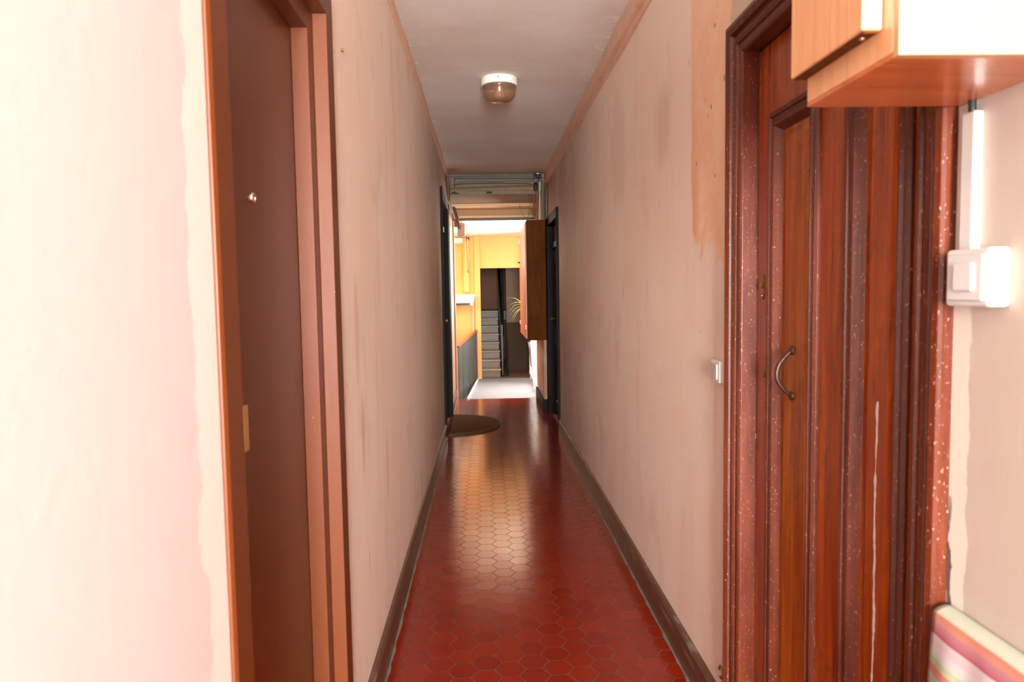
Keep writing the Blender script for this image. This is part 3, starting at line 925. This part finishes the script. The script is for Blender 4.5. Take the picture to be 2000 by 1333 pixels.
# ------------------------------------------------------------------ door mat
def half_mat():
    k = 40
    yc, ry, rx_ = 7.60, 0.57, 0.55
    X0 = XL + 0.024
    mb = MB()
    pts = []
    for j in range(k + 1):
        t = -PI / 2 + PI * j / k
        pts.append((X0 + (rx_ - 0.024) * math.cos(t), yc + ry * math.sin(t)))
    ins = [(X0 + 0.012 + (p[0] - X0) * 0.96, yc + (p[1] - yc) * 0.965) for p in pts]
    a = mb.prism(ins, 0.001, 0.022, 'z')
    d_ = empty('door_mat', (X0, yc, 0.001))
    a.build('coir_pile', M['coir'], d_)
    e = MB()
    n_ = len(pts)
    vs = []
    for (p, q) in zip(pts, ins):
        vs += [(p[0], p[1], 0.001), (p[0], p[1], 0.014), (q[0] + 0.001, q[1], 0.016), (q[0] + 0.001, q[1], 0.001)]
    fs = []
    for i in range(n_ - 1):
        for j in range(4):
            fs.append((i * 4 + j, i * 4 + (j + 1) % 4, i * 4 + 4 + (j + 1) % 4, i * 4 + 4 + j))
    fs += [(3, 2, 1, 0), tuple((n_ - 1) * 4 + j for j in range(4))]
    e.add(vs, fs).build('mat_border', M['coir_edge'], d_)
    return d_
tag(half_mat(), 'half-round brown coir doormat at the far left door', 'doormat')

# ------------------------------------------------------------------ meter cupboard near the corridor end
d = empty('meter_cupboard', (0.675, 9.0, 0.845))
tag(d, 'tall narrow wooden meter cupboard fixed high beside the gallery opening', 'cupboard')
mx0 = 0.487
m = MB().box(mx0 + 0.004, 0.674, 8.33, 9.70, 0.845, 2.235)
m.box(mx0 + 0.004, 0.728, 8.30, 8.318, 0.845, 2.235)
m.build('cupboard_body', M['meter_wood'], d, bevel=0.003)
dr = MB().box(mx0 - 0.014, mx0 + 0.003, 8.36, 9.0, 0.86, 2.205).build('cupboard_door', M['meter_door'], d, bevel=0.003)
dr2 = MB().box(mx0 - 0.014, mx0 + 0.003, 9.006, 9.68, 0.86, 2.205).build('cupboard_door', M['meter_door'], d, bevel=0.003)
for zc in (1.0, 2.08):
    MB().tube([(mx0 - 0.016, 8.352, zc - 0.025), (mx0 - 0.016, 8.352, zc + 0.025)], 0.005, 10).build('hinge', M['chrome'], dr, smooth=True)
    MB().tube([(mx0 - 0.016, 9.686, zc - 0.025), (mx0 - 0.016, 9.686, zc + 0.025)], 0.005, 10).build('hinge', M['chrome'], dr2, smooth=True)
MB().lathe((mx0 - 0.014, 9.62, 1.80), [(0.014, 0), (0.014, -0.006), (0.006, -0.01), (0.01, -0.022), (0.0, -0.026)], 14, 'x').build('knob', M['dark_frame'], dr2, smooth=True)
hk = MB().lathe((mx0 + 0.02, 8.352, 0.840), [(0.0, -0.02), (0.012, -0.016), (0.016, -0.004), (0.016, 0.005)], 12).build('cable_gland', M['rail_wood'], d, smooth=True)

# ------------------------------------------------------------------ cables on the beam
bx0, bx1, by = XL + 0.035, 0.60, 8.262
g = 'cables running across the beam'
def cable(name, pts, r, mat, label, group=None, cat='cable', k=8, n_=6):
    o = MB().tube(smooth_path(pts, n_), r, k).build(name, mat, smooth=True)
    return tag(o, label, cat, group)
cable('beam_cable', [(bx0, by, 2.62), (bx0 + 0.002, by, 2.725), (bx0 + 0.03, by, 2.742), (0.1, by, 2.742), (0.4, by, 2.740), (bx1, by, 2.735)], 0.014, M['grey_cable'],
      'thick grey painted conduit, topmost on the beam', g)
cable('beam_cable', [(bx0 + 0.055, by, 2.60), (bx0 + 0.057, by, 2.695), (bx0 + 0.08, by, 2.708), (0.1, by, 2.705), (0.4, by, 2.703), (bx1, by, 2.70)], 0.0055, M['dark_cable'],
      'thin dark cable with a square bend at its left end, second from the beam top', g)
cable('beam_cable', [(bx0 + 0.06, by, 2.64), (bx0 + 0.14, by, 2.672), (0.0, by, 2.678), (0.12, by, 2.670), (0.3, by, 2.677), (bx1, by, 2.672)], 0.006, M['grey_cable'],
      'grey cable curving down at the left, third from the beam top', g)
cable('beam_cable', [(bx0 + 0.03, by, 2.635), (bx0 + 0.18, by, 2.648), (0.12, by, 2.652), (0.3, by, 2.647), (0.5, by, 2.645), (bx1, by, 2.62)], 0.005, M['dark_cable'],
      'thin dark cable dipping at the right, fourth from the beam top', g)
cable('beam_cable', [(bx0, by - 0.003, 2.596), (bx0 + 0.2, by - 0.003, 2.602), (0.1, by - 0.003, 2.610), (0.35, by - 0.003, 2.617), (bx1, by - 0.003, 2.620)], 0.010, M['brown_cable'],
      'thick dusty brown cable, lowest on the beam', g)

# vertical pipes: left corner and above the meter cupboard
cable('corner_cable', [(XL + 0.012, 8.262, 2.70), (XL + 0.014, 8.262, 2.50), (XL + 0.014, 8.262, 2.45), (XL + 0.02, 8.4, 2.40), (XL + 0.03, 9.0, 2.36)], 0.011, M['brown_cable'],
      'brown cable dropping down the left corner below the beam', 'cables in the left corner', n_=8)
cable('corner_cable', [(XL + 0.030, 8.255, 2.66), (XL + 0.032, 8.255, 2.52), (XL + 0.034, 8.30, 2.46), (XL + 0.04, 8.7, 2.38), (XL + 0.05, 9.1, 2.33)], 0.006, M['dark_cable'],
      'thin dark cable beside the thicker one in the left corner', 'cables in the left corner', n_=8)
gp = 'risers between the beam and the meter cupboard'
for i, (xx, r_, mt, lb) in enumerate([(0.585, 0.010, 'brown_cable', 'ochre riser pipe standing first from the opening above the meter cupboard'),
                                       (0.618, 0.013, 'brown_cable', 'thicker brown riser pipe above the meter cupboard, beside the ochre one'),
                                       (0.648, 0.008, 'moulding', 'thin pinkish riser pipe above the meter cupboard, between brown and grey ones'),
                                       (0.682, 0.018, 'grey_cable', 'thick grey riser pipe above the meter cupboard'),
                                       (0.712, 0.010, 'dark_cable', 'dark riser pipe against the right wall above the meter cupboard')]):
    cable('riser_pipe', [(xx + 0.004, 8.285, 2.70 - 0.01 * i), (xx, 8.285, 2.55), (xx - 0.002, 8.285, 2.40), (xx, 8.31, 2.238)], r_, M[mt], lb, gp, 'pipe')

def tangle(name, c, s_, cnt, r, mats, label, seed, cat='cable bundle'):
    q = random.Random(seed)
    d_ = empty(name, c)
    for i in range(cnt):
        pts = [(c[0] + q.uniform(-1, 1) * s_[0], c[1] + q.uniform(-1, 0.6) * s_[1], c[2] + q.uniform(-1, 1) * s_[2]) for _ in range(5)]
        MB().tube(smooth_path(pts, 6), r * q.uniform(0.7, 1.4), 7).build('cable_loop', M[q.choice(mats)], d_, smooth=True)
    return tag(d_, label, cat)
tangle('cable_tangle', (0.625, 8.20, 2.70), (0.05, 0.035, 0.045), 12, 0.007, ['dark_cable', 'foil', 'foil', 'black_rubber'], 'knot of dark and grey taped cables in the right ceiling corner', 5)
m = MB().lathe((0.60, 8.235, 2.60), [(0.0, -0.045), (0.022, -0.03), (0.024, 0.03), (0.012, 0.05), (0.0, 0.055)], 12)
tag(m.build('cable_sleeve', M['black_rubber'], smooth=True), 'black sleeve hanging under the cable knot in the right corner', 'cable sleeve')
cable('hanging_wire', [(0.50, 8.26, 2.50), (0.44, 8.20, 2.455), (0.415, 8.2, 2.40), (0.425, 8.2, 2.33), (0.47, 8.2, 2.25), (0.478, 8.28, 2.232)], 0.0028, M['brown_cable'],
      'thin brown wire bulging left in a loop above the meter cupboard', 'loose wires above the meter cupboard', n_=8)
cable('hanging_wire', [(0.50, 8.26, 2.52), (0.52, 8.22, 2.44), (0.525, 8.2, 2.37), (0.515, 8.2, 2.30), (0.505, 8.31, 2.238)], 0.0028, M['brown_cable'],
      'thin brown wire falling nearly straight down onto the meter cupboard', 'loose wires above the meter cupboard', n_=8)
d = empty('wire_connector', (0.50, 8.27, 2.49))
MB().box(0.475, 0.525, 8.25, 8.27, 2.478, 2.500).build('terminal_block', M['dark_cable'], d, bevel=0.003)
tag(d, 'small dark terminal block on the beam where the loose wires start', 'connector')

# left: old brown bracket, grey box, shelf, crank rod
d = empty('cable_bracket', (-0.375, 9.2, 2.36))
tag(d, 'clump of brown dusty cables and clamps at the top left of the gallery opening', 'cable bundle')
q = random.Random(11)
for i in range(9):
    pts = [(-0.365 + 0.03 * k / 2 + q.uniform(-0.022, 0.022), 9.15 + q.uniform(-0.04, 0.04), 2.47 - 0.06 * k + q.uniform(-0.02, 0.02)) for k in range(5)]
    pts = [(min(p[0], -0.29), p[1], p[2]) for p in pts]
    MB().tube(smooth_path(pts, 5), q.uniform(0.006, 0.011), 7).build('cable_loop', M[q.choice(['brown_cable', 'dark_cable', 'brown_cable'])], d, smooth=True)
MB().box(-0.372, -0.325, 9.12, 9.18, 2.24, 2.33).build('clamp', M['brown_cable'], d, bevel=0.006)

d = empty('gallery_wall_box', (-0.33, 9.9, 2.2))
tag(d, 'grey box with a dark red band hanging in the gallery beyond the cables', 'box')
MB().box(-0.358, -0.255, 9.85, 9.95, 2.182, 2.358).build('box_body', M['grey_box'], d, bevel=0.008)
b_ = MB().box(-0.359, -0.254, 9.849, 9.951, 2.318, 2.330).build('band', M['red_band'], d)
b_['label'] = 'dark red band'
MB().box(-0.315, -0.30, 9.89, 9.91, 2.358, 2.386).build('hanger', M['dark_cable'], d)

d = empty('gallery_bracket', (-0.5, 9.98, 2.17))
tag(d, 'horizontal bracket arm with a long thin crank rod hanging from its end', 'bracket')
MB().box(-0.5, -0.245, 9.97, 9.985, 2.168, 2.178).build('arm', M['grey_cable'], d, bevel=0.002)
MB().box(-0.5, -0.30, 9.96, 10.0, 2.095, 2.165).build('white_board', M['white_iron'], d, bevel=0.003)
for k, (a_, b_) in enumerate([((-0.25, -0.235), (2.12, 2.185)), ((-0.232, -0.20), (2.15, 2.175)), ((-0.215, -0.195), (2.13, 2.16))]):
    MB().box(a_[0], a_[1], 9.965, 9.99, b_[0], b_[1]).build('joint', M['dark_cable'], d, bevel=0.003)
MB().tube(smooth_path([(-0.243, 9.98, 2.14), (-0.238, 9.98, 2.0), (-0.222, 9.98, 1.75), (-0.215, 9.98, 1.695), (-0.222, 9.98, 1.687), (-0.232, 9.98, 1.71), (-0.238, 9.98, 1.73)], 5), 0.0048, 8).build('crank_rod', M['dark_cable'], d, smooth=True)
MB().tube([(-0.256, 9.97, 2.29), (-0.20, 9.975, 2.165)], 0.002, 6).build('stay_wire', M['grey_cable'], d)

# ------------------------------------------------------------------ gallery
YF = 11.7
zg = -0.004
m = MB()
# floor slab: the left edge runs askew
m.prism([(-0.235, YE + 0.001), (0.78, YE + 0.001), (0.78, YF), (-0.115, YF)], -0.14, zg, 'z')
struct(m.build('gallery_floor', M['gallery_floor']), 'pale cement floor of the gallery')
m = MB()
m.prism([(-0.262, YE + 0.001), (-0.236, YE + 0.001), (-0.116, YF), (-0.142, YF)], -0.14, 0.018, 'z')
struct(m.build('trim_9', M['white_iron'], bevel=0.002), 'white kerb along the gallery floor edge')
m = MB()
m.box(-1.5, 0.80, YF, 15.2, 2.315, 2.45)
m.prism([(9.621, 2.384), (9.621, 2.45), (YF, 2.45), (YF, 2.315)], -1.5, 0.80, 'x')
struct(m.build('ceiling_gallery', M['gallery_ceiling']))
# far wall with the stair opening
OX0, OX1, OZ = -0.072, 0.745, 1.80
m = MB()
m.box(-1.5, OX0, YF, YF + 0.12, -1.8, 2.315)
m.box(OX0, OX1, YF, YF + 0.12, OZ, 2.315)
m.box(OX1, 1.6, YF, YF + 0.12, -1.8, 2.315)
m.box(-0.16, OX0, YF - 0.04, YF, -1.8, 2.315)
# half round pipe chase and the recess beside it
m.lathe((-0.30, YF, 0), [(0.06, 1.42), (0.06, 2.315)], 20)
struct(m.build('wall_far', M['yellow'], bevel=0.004))
m = MB()
m.box(-1.62, -1.5, 9.62, 15.2, -1.8, 2.45)
struct(m.build('wall_gallery', M['yellow']))
m = MB()
m.box(-1.5, XL - T, 9.45, 9.62, -1.8, 2.8)
m.box(XL - T, XL + 0.02, 9.451, 9.62, 0, 2.384)
struct(m.build('wall_gallery_near', M['wall_left']))
m = MB()
m.box(-1.5, 0.78, 9.46, YF, -1.9, -1.8)
struct(m.build('court_floor', M['gallery_floor']))
# hood on the far wall
d = empty('wall_hood', (-0.31, YF, 1.3))
tag(d, 'white sloping-sided ledge on the yellow wall beyond the railing', 'ledge')
m = MB()
m.add([(-0.60, YF - 0.20, 1.38), (-0.155, YF - 0.20, 1.38), (-0.155, YF, 1.38), (-0.60, YF, 1.38),
       (-0.60, YF - 0.15, 1.24), (-0.185, YF - 0.15, 1.24), (-0.185, YF, 1.24), (-0.60, YF, 1.24)],
      [(0, 1, 2, 3), (4, 7, 6, 5), (0, 4, 5, 1), (1, 5, 6, 2), (2, 6, 7, 3), (3, 7, 4, 0)])
m.build('hood_body', M['white_iron'], d, bevel=0.006)
MB().box(-0.60, -0.245, YF - 0.13, YF, 1.205, 1.24).build('dark_recess', M['rail_iron'], d)
MB().box(-0.245, -0.195, YF - 0.13, YF, 1.205, 1.24).build('end_block', M['white_iron'], d)
m = MB().box(-0.218, -0.178, YF - 0.03, YF, -1.0, 1.205)
tag(m.build('downpipe', M['light_ledge'], bevel=0.012), 'pale vertical pipe below the white ledge on the yellow wall', 'pipe')

# railing of the gallery
d = empty('gallery_railing', (-0.3, 9.5, 0))
tag(d, 'dark grey sheet railing with brown handrail along the gallery floor edge', 'railing')
A, B = Vector((-0.375, 9.64, 0)), Vector((-0.15, YF - 0.05, 0))
def rp_(t, z): return (A.x + (B.x - A.x) * t, A.y + (B.y - A.y) * t, z)
dirv = (B - A).normalized()
nrm = Vector((dirv.y, -dirv.x, 0))
def slab(m_, t0, t1, za0, za1, zb0, zb1, th):
    """panel from t0 to t1, bottom za/ top zb at both ends"""
    p = [Vector(rp_(t0, za0)), Vector(rp_(t1, za1)), Vector(rp_(t1, zb1)), Vector(rp_(t0, zb0))]
    vs = [a_ + nrm * th / 2 for a_ in p] + [a_ - nrm * th / 2 for a_ in p]
    m_.add(vs, [(0, 1, 2, 3), (7, 6, 5, 4), (0, 4, 5, 1), (1, 5, 6, 2), (2, 6, 7, 3), (3, 7, 4, 0)])
def ztop(t): return 0.675 + 0.105 * t
posts = [0.0, 0.20, 0.52, 0.82, 1.0]
for i in range(4):
    a_, b_ = posts[i], posts[i + 1]
    m = MB()
    nn = max(4, int((b_ - a_) * 40))
    for j in range(nn):
        u0 = a_ + (b_ - a_) * j / nn
        u1 = a_ + (b_ - a_) * (j + 0.82) / nn
        slab(m, u0, u1, -0.45, -0.45, ztop(u0), ztop(u1), 0.010)
    slab(m, a_, b_, -0.45, -0.45, ztop(a_) - 0.004, ztop(b_) - 0.004, 0.004)
    m.build('railing_panel', M['rail_dark'], d)
for t_ in posts:
    p = rp_(t_, 0)
    MB().box(p[0] - 0.006, p[0] + 0.012, p[1] - 0.008, p[1] + 0.008, -0.5, ztop(t_)).build('railing_post', M['rail_iron'], d)
m = MB()
slab(m, -0.01, 1.0, ztop(0), ztop(1), ztop(0) + 0.022, ztop(1) + 0.022, 0.045)
m.build('handrail', M['rail_wood'], d, bevel=0.004)

# white iron balustrade along the open right side
d = empty('iron_balustrade', (0.72, 9.6, 0))
tag(d, 'white painted ornate iron balustrade along the open side of the gallery', 'balustrade')
bx = 0.715
MB().box(bx - 0.015, bx + 0.015, 9.64, YF, 0.98, 1.01).build('top_rail', M['white_iron'], d, bevel=0.003)
MB().box(bx - 0.012, bx + 0.012, 9.64, YF, 0.06, 0.085).build('bottom_rail', M['white_iron'], d, bevel=0.003)
yb_ = 9.70
i = 0
while yb_ < YF - 0.02:
    MB().box(bx - 0.008, bx + 0.008, yb_ - 0.008, yb_ + 0.008, 0.0 if i % 4 == 0 else 0.085, 0.98).build('baluster', M['white_iron'], d)
    if i % 2 == 0 and yb_ + 0.14 < YF:
        for zc in (0.30, 0.72):
            pts = []
            for k in range(26):
                t = k / 25
                a_ = t * 3.4 * PI
                rr_ = 0.012 + 0.055 * t
                pts.append((bx, yb_ + 0.07 + rr_ * math.cos(a_), zc + rr_ * 1.5 * math.sin(a_)))
            MB().tube(pts, 0.005, 6).build('scroll', M['white_iron'], d, smooth=True)
    yb_ += 0.15
    i += 1
cable('drain_pipe', [(0.500, 8.36, 0.842), (0.52, 8.45, 0.72), (0.585, 9.3, 0.45), (0.64, 9.9, 0.40), (0.675, 10.1, 0.3), (0.675, 10.15, 0.0)], 0.010, M['white_iron'],
      'white cable hanging slack from the bottom of the meter cupboard', None, 'cable', n_=8)
m = MB()
for k, (yy, z0_, z1_) in enumerate([(9.55, 0.0, 0.84), (9.60, 0.0, 0.84)]):
    m.box(0.70, 0.735, yy, yy + 0.03, z0_, z1_ + 1.5)
struct(m.build('trim_10', M['white_iron'], bevel=0.003), 'white painted post edge of the gallery opening')

# spider plant hung on the balustrade behind the cupboard
d = empty('spider_plant', (0.60, 10.25, 1.15))
tag(d, 'spider plant with arching pale leaves showing past the meter cupboard', 'plant')
MB().lathe((0.615, 10.25, 1.04), [(0.0, 0.0), (0.055, 0.0), (0.075, 0.12), (0.082, 0.12), (0.082, 0.14), (0.068, 0.14), (0.0, 0.13)], 24).build('plant_pot', M['pot'], d, smooth=True)
MB().tube([(0.70, 10.25, 1.01), (0.697, 10.25, 1.10), (0.685, 10.25, 1.155), (0.69, 10.25, 1.165)], 0.005, 6).build('pot_hook', M['rail_iron'], d)
q = random.Random(2)
def ribbon(p0, dirx, diry, length, rise, droop, wd):
    m_ = MB()
    vs, fs = [], []
    n_ = 14
    for i in range(n_ + 1):
        t = i / n_
        x = p0[0] + dirx * length * t
        y = p0[1] + diry * length * t
        z = p0[2] + rise * math.sin(t * PI * 0.55) - droop * t * t
        w2 = wd * (0.45 + 0.55 * math.sin(PI * min(1, t * 1.1 + 0.1))) * (1 - t ** 4) + 0.0004
        px, py = -diry * w2, dirx * w2
        vs += [(x - px, y - py, z), (x, y, z - w2 * 0.5), (x + px, y + py, z), (x, y, z - w2 * 0.5 + 0.0012)]
    for i in range(n_):
        for j in range(4):
            k = i * 4
            fs.append((k + j, k + (j + 1) % 4, k + 4 + (j + 1) % 4, k + 4 + j))
    fs += [(3, 2, 1, 0), tuple(n_ * 4 + j for j in range(4))]
    return m_.add(vs, fs)
leaves = [(-1.0, 0.10, 0.30, 0.19, 0.05), (-0.98, -0.20, 0.27, 0.16, 0.13), (-0.95, 0.3, 0.26, 0.13, 0.17), (-0.97, -0.05, 0.25, 0.09, 0.19),
          (-0.9, 0.4, 0.24, 0.06, 0.21), (-0.95, -0.3, 0.22, 0.05, 0.22), (-0.7, 0.7, 0.28, 0.15, 0.12), (0.2, 1.0, 0.28, 0.15, 0.14), (0.3, -1.0, 0.24, 0.14, 0.13), (-0.5, -0.85, 0.2, 0.12, 0.15)]
for (dx_, dy_, L_, rs_, dp_) in leaves:
    ln = math.hypot(dx_, dy_)
    ribbon((0.60, 10.25, 1.175), dx_ / ln, dy_ / ln, L_, rs_, dp_, 0.010).build('plant_leaf', M['leaf'], d, smooth=True)

# ------------------------------------------------------------------ staircase beyond
SX0, SX1 = -0.10, 0.235
d = empty('staircase', (0.07, 11.95, 0))
tag(d, 'worn stone staircase climbing beyond the gallery doorway', 'staircase')
ns, rise_, go = 8, 0.132, 0.27
y0s = 11.93
for i in range(ns):
    za = zg + rise_ * i
    yy = y0s + go * i
    mb = MB().box(SX0, SX1, yy, yy + go + 0.02, za - (0.3 if i else 0.0), za + rise_ - 0.03)
    st = mb.build('stair_step', M['stone'], d)
    MB().box(SX0, SX1 + 0.015, yy - 0.025, yy + go + 0.001, za + rise_ - 0.03, za + rise_).build('tread', M['tread'], st, bevel=0.010, seg=3)
zl = zg + rise_ * ns
MB().box(SX0, SX1 + 0.6, y0s + go * ns + 0.005, 14.995, zl - 0.2, zl).build('landing', M['stone'], d, bevel=0.01)
# balustrade beside the stairs
d = empty('stair_balustrade', (0.26, 11.95, 0))
tag(d, 'dark iron and wood balustrade along the stone staircase', 'balustrade')
m = MB()
bxx = 0.275
MB().tube(smooth_path([(bxx, 11.9, 0.88), (bxx, 12.3, 1.05), (bxx, 13.0, 1.42), (bxx, 13.7, 1.78), (bxx + 0.0, 13.95, 1.95), (bxx + 0.06, 14.1, 2.1)], 5), 0.022, 10).build('handrail', M['dark_frame'], d, smooth=True)
for i in range(17):
    yy = 11.97 + i * 0.13
    zb = max(0, (yy - y0s) / go * rise_)
    MB().box(bxx - 0.010, bxx + 0.010, yy - 0.010, yy + 0.010, zb - 0.02, 0.90 + (yy - 11.97) * 0.51).build('baluster', M['rail_iron'], d)
MB().prism([(11.93, zg), (14.1, 1.02), (14.1, 0.84), (12.3, zg)], bxx - 0.02, bxx + 0.02, 'x').build('stringer', M['dark_frame'], d)
MB().box(bxx + 0.06, bxx + 0.10, 12.0, 12.04, zg, 0.60).build('newel_post', M['dark_frame'], d, bevel=0.004)
MB().box(bxx + 0.01, bxx + 0.07, 13.2, 13.26, 0.6, 2.31).build('newel_post', M['dark_frame'], d, bevel=0.004)
# stairwell shell
m = MB().box(-0.25, SX0 - 0.001, YF + 0.121, 15.2, -0.2, 2.315)
struct(m.build('wall_stairwell_left', M['stairwell_brown']))
m = MB().box(-0.25, 2.0, 15.0, 15.2, -0.2, 2.314)
struct(m.build('wall_stairwell_back', M['stairwell_brown']))
m = MB().box(0.38, 2.0, 12.9, 13.0, 0.86, 2.314)
struct(m.build('wall_stairwell_right', M['stairwell_grey']))
m = MB().box(0.38, 2.0, 12.88, 13.0, -0.2, 0.859)
struct(m.build('wall_stairwell_dado', M['stairwell_dado']))
m = MB().box(-0.12, 2.0, YF, 15.0, -0.2, zg)
struct(m.build('stairwell_floor', M['stone']))
m = MB().box(0.80, 2.0, YF, 15.2, 2.315, 2.45)
struct(m.build('ceiling_stairwell', M['gallery_ceiling']))
m = MB().box(2.0, 2.1, YF, 15.2, -0.2, 2.45)
struct(m.build('wall_stairwell_end', M['stairwell_brown']))

# ------------------------------------------------------------------ small bits on the walls
m = MB().lathe((XL, 2.182, 2.136), [(0.0, 0.008), (0.004, 0.007), (0.005, 0.004), (0.003, 0.0)], 12, 'x')
tag(m.build('nail', M['brass'], smooth=True), 'tiny nail head in the left wall beside the brown door frame', 'nail')
pts = [(XR - 0.003, 2.175 + 0.016 * math.cos(t / 12 * 2 * PI), 0.200 + 0.020 * math.sin(t / 12 * 2 * PI)) for t in range(11)]
m = MB().tube(pts, 0.003, 8)
tag(m.build('cable_clip', M['brass'], smooth=True), 'small greenish ring clip low on the right wall by the door casing', 'clip')
